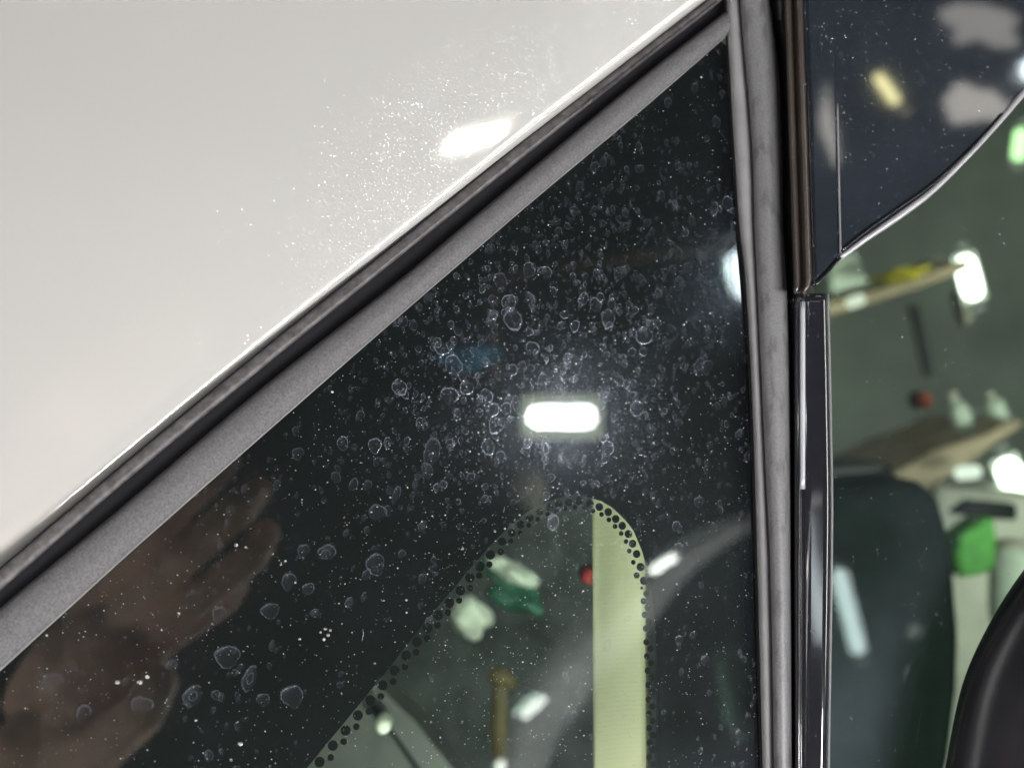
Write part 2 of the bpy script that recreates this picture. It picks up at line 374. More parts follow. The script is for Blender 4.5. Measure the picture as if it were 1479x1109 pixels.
# raised left facet and the crease line next to it
facet = prism('cover_facet', [L(x, y, .0128) for x, y in [(1165,-60),(1166,0),(1172,160),(1177,330),(1179,404),(1195,388),(1211,368),(1210,200),(1205,0),(1203,-60)]], -N*.003, M['piano'], cover, bev=.0008)
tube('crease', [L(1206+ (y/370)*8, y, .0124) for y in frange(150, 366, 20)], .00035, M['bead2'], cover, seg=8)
ce = curve_fn([(x, y) for x, y in cover_edge[2:]])
xe = frange(1214, 1560, 50)
tube('cover_rim', [L(x, ce(x)+1, .0122) for x in xe], [.0008+.0003*math.sin((x-1214)/60)**2 for x in xe], simple('rim_highlight', (.40,.40,.42), .3, metal=.4), cover, seg=10)  # edge highlight of the gloss cover, put in as a pale grey rim
tube('cover_rim', [L(x, ce(x)-8-3*math.sin((x-1214)/45), .0124) for x in xe[:34]], .0005, M['black'], cover, seg=8)
tube('cover_rim', [L(x, y, .0125) for x, y in [(1174,412),(1180,409),(1192,397),(1203,384),(1213,373)]], .0006, M['black'], cover, seg=8)

# gloss black strip below it, with its bright bead and step
yb = frange(424, 1200, 60)
gx0 = curve_fn([(1146,420),(1146,700),(1147,1109),(1148,1200)],1); gx1 = curve_fn([(1193,420),(1197,600),(1199,750),(1194,1109),(1193,1200)],1)
def st(t, h): return [L(gx0(y)*(1-t)+gx1(y)*t, y, h) for y in yb]
gloss = loft('door_frame_strip', [st(0,-.002), st(.02,.0045), st(.08,.0062), st(.15,.0066), st(.19,.0054), st(.24,.0048), st(.30,.0055), st(.36,.0056), st(.5,.0056), st(.8,.0056), st(.95,.0056), st(1,.0040), st(1.0,-.003)], M['black'], car, cap=True)
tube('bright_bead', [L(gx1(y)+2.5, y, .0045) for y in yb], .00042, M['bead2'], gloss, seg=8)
tube('edge_highlight', [L(gx0(y)+13, y, .0058) for y in frange(436, 706, 20)], .00085, M['bead'], gloss, seg=10)  # highlight on the black strip, modelled as a pale bead

# door glass
dg = prism('door_glass', [L(x, y, -.001) for x, y in [(1185,330),(1215,300),(1330,180),(1440,60),(1900,-300),(1900,1400),(1170,1400),(1180,600)]], -N*.0035, M['doorglass'], car)

# quarter glass: clear slab, black enamel with its row of dots behind it
gpoly = [(x, fD(x)-7) for x in frange(-150, 1044, 30)] + [(E0(y)+5, y) for y in frange(60, 1180, 14)] + [(-150,1180)]
# front and back sheet with own materials
n = len(gpoly)
gv = [L(x, y, 0) for x, y in gpoly]; gv2 = [p - N*.0036 for p in gv]
me_f = [tuple(range(n)), tuple(range(2*n-1, n-1, -1))] + [(i, (i+1) % n, n+(i+1) % n, n+i) for i in range(n)]
qg = mesh('quarter_glass', gv+gv2, me_f, [M['glass'], M['back']], car, smooth=False, mats=[0,1]+[0]*n)
big = [(464,1102),(483.5,1078),(502,1056),(520,1034),(538,1012),(556,990),(573.5,968.5),(590,947),(606,927),(621.5,906.5),(637,888),(653,870),(669,852),(683,833.5),(697.5,817),(713,800),(730,781),(744,768),(757,756),(770,746),(785,737),(800,731),(812.5,726.5),(827,724),(842,722),(858,726),(871.5,730.6),(884.5,738),(895.5,748),(905,758),(914,770),(920,784),(926,799),(931.5,818),(936.5,838),(940,857),(942,877),(944,897),(945,917),(946,937),(947,958),(948,979),(948.5,1000),(949,1021),(949.5,1042),(950,1063),(950,1084),(950,1105)]
big = [(445,1125)]+big+[(950,1126)]
cen = Vector((800,1000))
outer, small = [], []
for i, (x, y) in enumerate(big):
    a = Vector(big[max(0,i-1)]); b = Vector(big[min(len(big)-1,i+1)]); t = (b-a).normalized(); nn = Vector((t.y, -t.x))
    gap = (Vector(big[min(i+1, len(big)-1)])-Vector((x,y))).length
    outer.append(Vector((x,y))+nn*8.6)
    low = x > 900 and y > 830
    if 0 < i < len(big)-1: small.append((Vector((x,y))+t*gap*.5-nn*(8.5 if not low else 5.5), 4.6 if gap > 20 else (2.2 if low else 3.6)))
hole = [tuple(v) for v in outer]+[(950,1180),(400,1180)]
ho = [L(x, y, 0) - N*.0039 for x, y in hole]; ou = [p - N*.0039 for p in gv]
p2 = lambda p: Vector((p.dot(U), p.dot(V), 0))
tri = tessellate_polygon([[p2(p) for p in ou], [p2(p) for p in ho]])
frit = mesh('enamel_border', ou+ho, [tuple(t) for t in tri], M['frit'], qg, smooth=False)
dme = bpy.data.meshes.new('enamel_dot'); k = 18
dv = [(math.cos(2*math.pi*i/k), math.sin(2*math.pi*i/k), 0) for i in range(k)] + [(math.cos(2*math.pi*i/k), math.sin(2*math.pi*i/k), -.12) for i in range(k)]
dme.from_pydata(dv, [], [tuple(range(k)), tuple(range(2*k-1, k-1, -1))]+[(i, (i+1) % k, k+(i+1) % k, k+i) for i in range(k)]); dme.materials.append(M['frit'])
PX = 417*K*.001
def plane_matrix(p, sx, sy, ang=0):
    m = Matrix((U, V, N)).transposed().to_4x4() @ Matrix.Rotation(ang, 4, 'Z') @ Matrix.Diagonal((sx, sy, min(sx, sy), 1)); m.translation = p; return m
for (x, y) in big[1:-1]:
    o = link('enamel_dot', dme, None, qg); r = 6.9 if y > 790 and x < 720 else (5.8 if y < 800 else (4.6 if y > 850 and x > 900 else 6.0))
    o.matrix_basis = plane_matrix(L(x, y)-N*.00385, r*PX, r*PX*1.02, 0)
for v, r in small:
    o = link('enamel_dot', dme, None, qg); o.matrix_basis = plane_matrix(L(v.x, v.y)-N*.00385, r*PX, r*PX)

# ------------------------------------------------------------------ dried water spots and dust on the glass
def in_glass(x, y, m=4):
    return y > fD(x)+m and x < E0(y)-m
def spot_mesh(idx, seed, ring=.085, drop=.3, gaps=False, faint=False, double=False):
    rnd = random.Random(seed); k = 30; ph = [rnd.uniform(0, 6.28) for _ in range(5)]
    def rad(a, s=1.0):
        r = 1+.07*math.sin(2*a+ph[0])+.06*math.sin(3*a+ph[1])+.035*math.sin(5*a+ph[2])+.02*math.sin(9*a+ph[3])
        return r*s
    def pt(a, s, z):
        x, y = math.cos(a)*rad(a, s), math.sin(a)*rad(a, s)
        f = 1-drop*max(0, -y)*.8; return (x*f, y*(1+.08*drop), z)
    me = bpy.data.meshes.new('water_spot'); vs = []; fs = []; mi = []
    ws = [max(.25, 1+.65*math.sin(2*math.pi*i/k+ph[4])+.3*rnd.uniform(-1,1))*ring for i in range(k)]
    for i in range(k): vs.append(pt(2*math.pi*i/k, 1, 0))
    for i in range(k): vs.append(pt(2*math.pi*i/k, 1-ws[i]*.5, .03))
    for i in range(k): vs.append(pt(2*math.pi*i/k, 1-ws[i], .0))
    for i in range(k):
        j = (i+1) % k
        if gaps and math.sin(2*math.pi*i/k+ph[4]) < -.55: continue
        fs += [(i, j, k+j, k+i), (k+i, k+j, 2*k+j, 2*k+i)]; mi += [0, 0]
    fs.append(tuple(2*k+i for i in range(k))); mi.append(1)
    if double:
        b = len(vs); s2 = rnd.uniform(.45, .7); ox, oy = rnd.uniform(-.2,.2), rnd.uniform(-.2,.2)
        for s in (s2, s2-.09):
            for i in range(k):
                q = pt(2*math.pi*i/k+1.3, s, .035); vs.append((q[0]+ox, q[1]+oy, q[2]))
        for i in range(k):
            j = (i+1) % k; fs.append((b+i, b+j, b+k+j, b+k+i)); mi.append(0)
    me.from_pydata(vs, [], fs); me.materials.append(M['rimf'] if faint else M['rim']); me.materials.append(M['fill'])
    me.polygons.foreach_set('material_index', mi); me.polygons.foreach_set('use_smooth', [True]*len(fs)); return me
shapes = [spot_mesh(i, i+3, ring=.10+.02*(i % 3), drop=.15+.25*(i % 3)/2, gaps=i % 3 == 1, double=i % 5 == 2) for i in range(12)]
faints = [spot_mesh(i, i+53, ring=.11, drop=.3, gaps=i % 2 == 1, faint=True, double=i == 3) for i in range(7)]
spots = [(655,527,13,15),(741,462,14,17),(769,503,10,11),(754,530,7,9),(764,390,9,12),(723,407,10,14),(843,431,7,10),(841,420,6,9),(878,460,10,17),(649,572,13,14),(674,560,10,11),
 (703,572,9,11),(712,592,10,10),(717,612,11,17),(748,588,7,11),(731,590,8,9),(789,645,8,14),(705,646,10,12),(762,640,7,8),(760,652,6,7),(821,519,9,9),(820,528,7,6),(786,548,9,9),(623,655,12,24),(877,648,9,14),
 (577,560,11,12),(930,485,13,14),(920,590,10,13),(940,470,6,10),(735,437,12,12),(711,455,7,9),(860,440,9,11),(815,455,7,6),(638,503,12,10),(692,596,6,7),(660,602,5,6),(670,578,4,5),(895,395,9,12),(980,410,8,12),(1010,530,9,14),(660,400,5,6),(597,470,6,8),
 (545,740,17,14),(572,715,7,17),(472,797,16,13),(470,800,9,8),(542,815,16,20),(390,882,15,14),(438,795,10,12),(417,840,13,15),(316,887,11,14),(328,948,20,20),(205,1018,19,13),(422,1005,20,18),(445,850,10,11),(510,700,8,12),(485,690,7,8),(600,700,6,9),
 (380,1010,12,10),(278,1005,16,18),(360,980,12,22),(250,960,12,9),(75,985,18,14),(120,1030,12,14),(495,640,8,10),(520,600,6,7),(560,640,6,8),(640,700,7,9),(680,690,6,8),(700,720,6,8),(610,760,8,10),(580,800,7,8),(500,770,6,7),(505,870,9,9),(455,885,9,7),(400,700,6,9),(430,655,8,9),(840,735,8,8),(650,640,6,7),(905,555,5,7),(855,600,1,1)]
allsp = [(x, y, a*(.8 if y > 690 else 1), b*(.8 if y > 690 else 1), 0) for x, y, a, b in spots if a > 2]
rs = random.Random(21)
def dens(x, y):
    d = math.exp(-(((x-800)/210)**2+((y-480)/220)**2)) + .22 + .30*math.exp(-(((x-960)/110)**2+((y-330)/260)**2))
    if y > 740: d *= .55
    if x < 300: d *= .6
    return min(1, d)
cnt = 0
while cnt < 2400:
    x, y = rs.uniform(-20, 1100), rs.uniform(40, 1120)
    if not in_glass(x, y) or rs.random() > dens(x, y): continue
    if 450 < x < 960 and y > 900 and rs.random() < .6: continue
    r = min(9, 1.6+rs.expovariate(1/1.35)); 
    allsp.append((x, y, r*rs.uniform(.75, 1.0), r*rs.uniform(1.0, 1.45), 1)); cnt += 1
allsp.sort(key=lambda s: -s[2]*s[3])
vs_, fs_, mi_ = [], [], []
for i, (x, y, a, b, rnd_) in enumerate(allsp):
    near = math.exp(-(((x-760)/190)**2+((y-560)/170)**2))
    me = rs.choice(faints if (y > 660 and x < 620) else shapes if (near > .25 and rs.random() < .35+near) or rs.random() < .18 else faints)
    m = plane_matrix(L(x, y) + N*(.00004+.000002*(i % 17)), a*PX, b*PX, math.radians(rs.gauss(-6, 14)))
    if i < 280:
        o = link('water_spot', me, None, qg); o.matrix_basis = m
    else:
        base = len(vs_); step = 2 if True else 1
        k = 30
        ids = list(range(0, 3*k, 3))
        for q in ids: vs_.append(m @ me.vertices[q].co)
        kk = 10
        for j in range(kk):
            j2 = (j+1) % kk
            fs_ += [(base+j, base+j2, base+2*kk+j2, base+2*kk+j)]; mi_.append(0 if me in shapes else 1)
        fs_.append(tuple(base+2*kk+j for j in range(kk))); mi_.append(2)
sm = mesh('small_water_spots', vs_, fs_, [M['rim'], M['rimf'], M['fill']], qg, mats=mi_, recalc=False); sm['kind'] = 'stuff'
# dust specks: tiny crumbs of different size
vs_, fs_ = [], []
cnt = 0
def crumb(x, y, r, h=.00003):
    b = len(vs_); c = L(x, y, h); k = 6; e = rs.uniform(.7, 1.0); ph = rs.uniform(0, 6)
    for i in range(k):
        a = 2*math.pi*i/k+ph; vs_.append(c + U*math.cos(a)*r*PX + V*math.sin(a)*r*PX*e)
    vs_.append(c + N*r*PX*.8)
    for i in range(k): fs_.append((b+i, b+(i+1) % k, b+k))
while cnt < 4300:
    x, y = rs.uniform(-20, 1100), rs.uniform(40, 1120)
    if not in_glass(x, y, 2): continue
    d = .35 + .5*math.exp(-(((x-740)/260)**2+((y-650)/230)**2)) + (.45 if (620 < x < 940 and y > 740) else 0)
    if rs.random() > d: continue
    crumb(x, y, min(2.4, .34+rs.expovariate(1/.24))); cnt += 1
for x, y, r in [(170,985,3.6),(202,985,3.8),(213,977,2.8),(341,787,2.6),(258,886,2.2),(347,1074,3.4),(283,1040,2),(470,908,2.6),(474,917,2.4),(477,910,2),(468,923,2.2),(463,913,1.8),(67,917,2),(334,1097,2.2),(355,790,1.8),(668,792,2),(480,566,2.2),(412,810,1.8)]:
    crumb(x, y, r)
mesh('dust', vs_, fs_, M['speck'], qg, smooth=False, recalc=False)['kind'] = 'stuff'
# fine hairs and lint
for pts in ([(524,908),(525,915),(523,925)],):
    tube('lint', [L(x, y, .0002) for x, y in pts], .00008, M['speck'], qg, seg=5)
# specks and droplets on the gloss panels to the right
vs_, fs_ = [], []
cnt = 0
while cnt < 260:
    x, y = rs.uniform(1160, 1479), rs.uniform(0, 420)
    if x > 1215 and y > ce(x)-12 or (x <= 1215 and y > 370): continue
    hh = .0130 if x < 1211 else .0122
    crumb(x, y, rs.uniform(.7, 2.0), hh); cnt += 1
for _ in range(140):
    y = rs.uniform(60, 1100); crumb(E2(y)*rs.random()*.0 + rs.uniform(E1(y)+4, E2(y)-3), y, rs.uniform(.4, 1.0), .0074)
for _ in range(60):
    crumb(rs.uniform(1160, 1192), rs.uniform(440, 1100), rs.uniform(.6, 1.5), .0062)
for _ in range(320):
    x = rs.uniform(1205, 1470); y = rs.uniform(300, 1100)
    if y > ce(x)+10: crumb(x, y, rs.uniform(.6, 1.7), -.0006)
mesh('dust', vs_, fs_, residue('droplet', .30, .25, (.7,.75,.8), .5), car, smooth=True, recalc=False)['kind'] = 'stuff'
for (x, y, r) in [(1215,80,5),(1219,90,4),(1332,113,4),(1330,120,4),(1334,188,3.4),(1318,15,3.6),(1275,35,3),(1270,33,3),(1365,215,3),(1262,224,3)]:
    o = link('water_spot', rs.choice(faints), None, cover); o.matrix_basis = plane_matrix(L(x, y, .0126), r*PX, r*PX*1.2)

# ------------------------------------------------------------------ cabin seen through the clear part of the quarter glass
sp = [(856,700,.485),(857,760,.485),(857,900,.48),(857,1020,.478),(858,1200,.475)]
def strap_pts(dx, dd=0): return [Q(x+dx(y), y, D+dd) for x, y, D in sp]
strap = loft('webbing_strap', [[Q(855.5+(y-700)*.004+t*76, y, .474+.006*t+ .002*math.sin(t*3.1)) for y in frange(640, 1220, 30)] for t in frange(0, 1, 9)], M['web'], car, solid=.0012)
loft('webbing_edge', [[Q(928.5+(y-700)*.004+t*4, y, .4795+.001*t) for y in frange(640, 1220, 30)] for t in (0, .5, 1)], M['ochre'], strap, solid=.0012)
dash = prism('cabin_trim_panel', [Q(x, y, .60) for x, y in [(535,980),(600,1040),(680,1140),(750,1260),(370,1260),(430,1090)]], Vector((0,.03,0)), M['greyplastic'], car, bev=.002)
prism('cabin_trim_seam', [Q(x, y, .598) for x, y in [(535,1018),(541,1018),(650,1170),(638,1170)]], Vector((0,.004,0)), M['darkplastic'], dash)
pc = Q(553,1047,.585); tube('trim_clip', [pc+Vector((0,-.004,0)), pc+Vector((0,-.003,0)), pc, pc+Vector((0,.01,0))], [.0016,.0030,.0033,.0033], M['pale'], car, seg=16)
prism('pillar_lining', [Q(x, y, .56) for x, y in [(960,500),(1140,500),(1140,1250),(952,1250)]], Vector((0,.02,0)), M['darkplastic'], car, bev=.003)
prism('cabin_lining', [Q(x, y, 1.02) for x, y in [(200,500),(1150,500),(1180,1500),(-100,1500)]], Vector((0,.02,0)), M['lining'], car)
prism('lower_panel', [L(x, y, .004) for x, y in [(-900,1190),(1900,1190),(1900,3600),(-900,3600)]], -N*.006, M['paint'], car, bev=.002)  # unseen body below the glass, added to stop light passing beneath it
# unseen fill light added above the strap to brighten it and the cabin
dl = prism('strap_fill_light', [CAM + v for v in (ray(760,250)*.452, ray(1000,250)*.462, ray(1000,130)*.474, ray(760,130)*.462)], Vector((0,.001,0)) , M['strap_fill'], car, bev=0)
prism('strap_fill_low', [Q(740,1440,.452), Q(1000,1440,.462), Q(1000,1560,.474), Q(740,1560,.462)], Vector((0,.001,0)), emit('strap_fill_low_glow', (1,1,.90), 85), car)  # second unseen fill light, added for the lower half of the strap

def blob(name, c, r, mat, parent=None, amp=.25, seed=0, sub=3, rot=0):
    bm = bmesh.new(); bmesh.ops.create_icosphere(bm, subdivisions=sub, radius=1)
    for v in bm.verts:
        k = 1+amp*noise.noise(v.co*1.4+Vector((seed*7.1, 0, 0)))*1.6; v.co = Vector((v.co.x*r[0]*k, v.co.y*r[1]*k, v.co.z*r[2]*k))
        v.co = Matrix.Rotation(rot, 3, 'Y') @ v.co
    me = bpy.data.meshes.new(name); bm.to_mesh(me); bm.free(); me.polygons.foreach_set('use_smooth', [True]*len(me.polygons))
    o = link(name, me, mat, parent); o.location = c; return o
def sz(px, D): return px*K*D

# loose things standing inside, far out of focus
D = .78
def bottle(name, a, b, r, mats, label, cat, group=None):
    """body, shoulder and cap between two points"""
    e = empty(name, a, label, cat, group); d = b-a
    tube('bottle_body', [a, a+d*.04, a+d*.60, a+d*.72, a+d*.80], [r*.9, r, r, r*.7, r*.38], mats[0], e, seg=20)
    tube('cap', [a+d*.80, a+d*.81, a+d*.97, b], [r*.42, r*.46, r*.46, r*.38], mats[1], e, seg=16)
    return e
cl = blob('paper_ball', Q(680,890,D), (sz(26,D),.010,sz(30,D)), M['pale'], None, .35, 11, rot=math.radians(-35)); prop(cl, 'pale green ball of paper just right of the enamel dots, below the dark green cloth', 'paper')
cl = blob('cloth', Q(735,848,.82), (sz(44,.82),.012,sz(17,.82)), M['green2'], None, .7, 3, rot=math.radians(28)); prop(cl, 'crumpled dark green cloth lying behind the row of enamel dots', 'cloth')
cl = blob('paper_wad', Q(745,828,.79), (sz(42,.79),.010,sz(12,.79)), M['pale'], None, .6, 5, rot=math.radians(30)); prop(cl, 'pale crumpled paper above the dark green cloth', 'paper')
t_ = empty('hand_tool', Q(735,1100,.80), 'ochre-handled tool standing upright behind the clear window', 'tool')
tube('handle', [Q(722,1100,.80), Q(720,1060,.80), Q(722,1000,.80), Q(722,985,.80)], [.0042,.005,.0048,.0045], M['ochre'], t_)
tube('tool_head', [Q(704,974,.80), Q(722,976,.80), Q(744,990,.80)], [.003,.006,.003], M['ochre'], t_)
rb = empty('indicator_button', Q(849,835,.62), 'small red button beside the olive webbing strap', 'button')
tube('button_cap', [Q(851,834,.62)+Vector((0,0,0)), Q(851,834,.62)+Vector((0,.002,0)), Q(851,834,.62)+Vector((0,.010,0))], [.0026,.0034,.0034], M['red'], rb)
tube('button_collar', [Q(851,834,.62)+Vector((0,.010,0)), Q(851,834,.62)+Vector((0,.014,0))], [.0042,.0042], M['darkplastic'], rb)

# seat seen through the door glass
def seat_outline(dx=0, dy=0):
    return [(1185,706+dy),(1250,694+dy),(1300,690+dy),(1335,698+dy),(1360,722+dy),(1374,770+dy),(1384,840),(1390,920),(1388,1000),(1376,1100),(1340,1260),(1150,1260)]
D = .85
pts = [Q(x, y, D) for x, y in seat_outline()]
seat = prism('seat_back', pts, Vector((0,.07,0)), M['leather'], car, bev=.012); 
for m_ in seat.modifiers: m_.segments = 5
# black lobe of the mirror housing, bottom right
me_ = curve_fn([(1365,1109),(1384,1010),(1402,955),(1438,884),(1479,822),(1560,720)], 1)
mh_rails = []
for t, h in ((0,-.004),(.008,.002),(.03,.006),(.08,.010),(.18,.015),(.32,.0205),(.5,.0255),(.7,.029),(1,.033)):
    mh_rails.append([L(me_(y)+t*330, y, .012+h*.8) for y in frange(680, 1260, 40)])
loft('mirror_housing', mh_rails, simple('satin_black', (.008,.008,.010), .26, var=.2, spec=.5), car, solid=.001)

# ------------------------------------------------------------------ the garage beyond the car
def structure(o): o['kind'] = 'structure'; return o
structure(prism('garage_wall', [Vector((x, 2.6, z)) for x, z in [(-4,-2.2),(5,-2.2),(5,2.6),(-4,2.6)]], Vector((0,.1,0)), M['wall']))
structure(prism('garage_floor', [Vector((x, y, -1.4)) for x, y in [(-4,-4),(5,-4),(5,2.595),(-4,2.595)]], Vector((0,0,-.1)), simple('dark_asphalt', (.022,.022,.023), .9, var=.4, scale=3, spec=.1)))
def slab(name, q4, D, dep, mat, label=None, cat=None, bev=.004, group=None, fn=Q, h=None):
    pts = [fn(x, y, D) for x, y in q4]
    dv = Vector((0,dep,0)) if fn is Q else (mirror(Vector((0,dep,0)))-mirror(Vector()))
    o = prism(name, pts, dv, mat, bev=bev); return prop(o, label, cat, group)
def lamp_unit(name, a, b, r, core, label, fn=Q, D=1.0, shell=True, cat='lamp', group=None, px=None, back=.4, hm=0.0):
    """tube lamp: emitting capsule with a shell and end caps behind it; a and b pixels"""
    F = (lambda x, y, d: R(x, y, d, hm)) if fn is R else Q
    A, B = F(*a, D), F(*b, D); rr = r*K*D
    out = (F((a[0]+b[0])/2, (a[1]+b[1])/2, D*1.05)-F((a[0]+b[0])/2, (a[1]+b[1])/2, D)).normalized()
    e = empty(name, (A+B)/2 + out*rr*1.5, label, cat, group)
    capsule('lamp_tube', A, B, rr, core, e)
    if shell:
        d = (B-A).normalized(); s = out.cross(d).normalized()
        o_ = out*rr*1.15
        prism('lamp_housing', [A-d*rr*.3+s*rr*1.25+o_, B+d*rr*.3+s*rr*1.25+o_, B+d*rr*.3-s*rr*1.25+o_, A-d*rr*.3-s*rr*1.25+o_], out*rr*.9, M['white_shell'], e, bev=rr*.15)
        for P, sg in ((A, -1), (B, 1)):
            tube('end_cap', [P+d*sg*rr*.85, P+d*sg*rr*1.25], [rr*.8, rr*.7], M['white_shell'], e, seg=10)
    return e
# upper shelf board with yellow tray and white lamp
slab('shelf_board', [(1180,440),(1262,418),(1345,392),(1400,372),(1402,388),(1345,410),(1262,438),(1180,462)], 1.25, .22, M['wood'], 'upper brown shelf board with a yellow tray, beyond the door glass', 'shelf')
t = prop(blob('yellow_tray', Q(1303,397,1.22), (sz(40,1.22),.03,sz(11,1.22)), M['yellow'], None, .35, 2, rot=math.radians(-10)), 'yellow plastic tray on the upper shelf board', 'tray')
slab('carton', [(1195,372),(1238,364),(1262,418),(1200,436)], 1.28, .12, M['pale'], 'pale green-grey carton on the upper shelf near the black cover', 'box')
slab('carton', [(1338,378),(1362,368),(1378,382),(1345,396)], 1.28, .08, M['beige'], 'small beige carton on the upper shelf right of the yellow tray', 'box')
lamp_unit('strip_lamp', (1222,440), (1250,430), 8.5, emit('lamp_weak', (1,.97,.88), 1.1), 'short dim strip lamp under the upper shelf board', D=1.2, shell=False)
lamp_unit('strip_lamp', (1391,370), (1408,432), 14, M['lamp_far'], 'bright upright strip lamp beyond the door glass, above the seat', D=1.6)
lamp_unit('strip_lamp', (1450,664), (1474,718), 17, M['lamp_far'], 'bright upright strip lamp beyond the door glass, at the right edge by the lower shelf', D=1.6)
lamp_unit('strip_lamp', (1476,186), (1470,232), 10, M['lamp_green'], 'green-tinted strip lamp at the right edge beside the black cover', D=1.6)
slab('wall_bracket', [(1384,420),(1398,418),(1408,462),(1396,470)], 1.7, .04, M['beige'], 'small beige bracket below the bright upright strip lamp', 'bracket')
# lower shelf with bottles
slab('shelf_board', [(1288,684),(1350,650),(1420,628),(1466,604),(1482,612),(1420,655),(1372,690),(1335,712)], 1.25, .25, M['wood'], 'lower brown shelf board slanting up behind the seat', 'shelf')
slab('shelf_board', [(1180,676),(1290,670),(1292,684),(1180,692)], 1.27, .12, M['greyplastic'], 'grey shelf board level with the top of the seat', 'shelf')
lamp_unit('strip_lamp', (1378,684), (1418,680), 10, emit('lamp_weak2', (1,1,.95), 1.3), 'level dim strip lamp under the lower shelf board', D=1.2, shell=False)
for (x0, y0, x1, y1, lb) in ((1400,632,1374,566,'left of two pale bottles on the lower shelf board'), (1446,612,1428,566,'right of two pale bottles on the lower shelf board')):
    bottle('storage_bottle', Q(x0,y0,1.3), Q(x1,y1,1.3), sz(15,1.3), (M['pale'], M['beige']), lb, 'bottle', 'pale bottles on the lower shelf')
o = empty('warning_light', Q(1336,578,1.4), 'small orange-red light on the dark garage wall', 'light')
blob('lens', Q(1336,578,1.4), (sz(11,1.4),)*3, M['orange'], o, .1); tube('light_base', [Q(1336,578,1.4)+Vector((0,.01,0)), Q(1336,578,1.4)+Vector((0,.03,0))], [sz(13,1.4)]*2, M['darkplastic'], o)
# green folded cloth, grey machine and pale drum
slab('folded_cloth', [(1378,782),(1428,746),(1444,770),(1440,826),(1384,838)], 1.1, .05, M['green'], 'bright green folded cloth right of the seat', 'cloth', bev=.01)
slab('folded_cloth', [(1380,775),(1432,742),(1443,762),(1388,800)], 1.08, .02, M['green'], 'upper green cloth fold lying over the other', 'cloth', bev=.006)
mc = empty('storage_drum', Q(1460,1000,1.3), 'pale rounded drum right of the green cloth', 'drum')
tube('drum_body', [Q(1462,900,1.3), Q(1462,880,1.3), Q(1462,800,1.3), Q(1462,786,1.3)], [sz(30,1.3), sz(33,1.3), sz(33,1.3), sz(24,1.3)], M['pale'], mc, seg=24)
tube('drum_lid', [Q(1462,787,1.3), Q(1462,780,1.3)], [sz(26,1.3), sz(22,1.3)], M['beige'], mc, seg=24)
slab('grey_cabinet', [(1352,700),(1520,715),(1540,1200),(1300,1200)], 1.5, .3, simple('cabinet_paint', (.58,.58,.48), .5, var=.3, scale=7), 'grey-olive cabinet behind the green cloth and drum', 'cabinet', bev=.01)
slab('rubber_mat', [(1376,742),(1400,722),(1470,728),(1470,752),(1436,750)], 1.14, .02, M['darkplastic'], 'dark rubber mat above the green cloth', 'mat', bev=.003)
slab('conduit_pipe', [(1318,440),(1330,440),(1352,540),(1342,545)], 2.0, .03, M['greyplastic'], 'faint grey conduit pipe on the garage wall', 'pipe')

# ------------------------------------------------------------------ the garage behind the photographer, seen mirrored in glass and gloss black
# work lamp mirrored in the middle of the quarter glass
DL = 2.3
A, B = R(778,602,DL), R(846,602,DL); ax = (B-A).normalized(); back = (R(810,600,DL*1.02)-R(810,600,DL)).normalized(); sd = back.cross(ax).normalized()
wl = empty('work_lamp', (A+B)/2+back*.05, 'white work lamp with glowing tube, mirrored in the middle of the quarter glass', 'lamp')
rr = sz(14, DL)
capsule('lamp_tube', A-ax*rr, B+ax*rr, rr, M['lamp'], wl)
cpt = (A+B)/2; hw, hh_ = sz(58,DL), sz(31,DL)
def rect(c, x, y, w_, h_): return [c+x*w_+y*h_, c-x*w_+y*h_, c-x*w_-y*h_, c+x*w_-y*h_]
prism('lamp_diffuser', rounded(rect(cpt+back*rr*1.05, ax, sd, hw, hh_), .012), back*.008, emit('diffuser_glow', (.93,1,.74), 3.5), wl)
prism('lamp_housing', rounded(rect(cpt+back*(rr*1.05+.009), ax, sd, hw*1.02, hh_*1.04), .012), back*.03, M['white_shell'], wl)
# second lamp, half hidden by the division bar
lamp_unit('work_lamp', (1066,362), (1086,432), 22, M['lamp_cool'], 'cool white work lamp mirrored against the division bar', fn=R, D=2.0)
# tube lamps near the arch
arch_pts = [(640,1230),(690,1120),(770,1010),(860,915),(950,835),(1020,785),(1085,752),(1180,715)]
lamp_unit('tube_lamp', (940,826), (978,802), 6, emit('lamp_b', (1,1,.97), 26), 'slim tube lamp at the top of the grey arch, beside the strap', fn=R, D=1.5)
lamp_unit('tube_lamp', (756,1036), (788,1006), 5.5, emit('lamp_c', (1,1,.98), 18), 'slim tube lamp on the lower run of the grey arch, right of its dim copy', fn=R, D=1.5)
lamp_unit('tube_lamp', (745,1032), (776,1002), 5.0, emit('lamp_d', (.8,1,.86), 9), 'greenish copy of the slim tube lamp on the grey arch, added as its second reflection', fn=R, D=1.52)  # extra emitter imitating the doubled reflection of the tube beside it
lamp_unit('tube_lamp', (726,1098), (720,1120), 6, emit('lamp_e', (1,1,.98), 18), 'slim tube lamp at the bottom edge of the glass', fn=R, D=1.5)
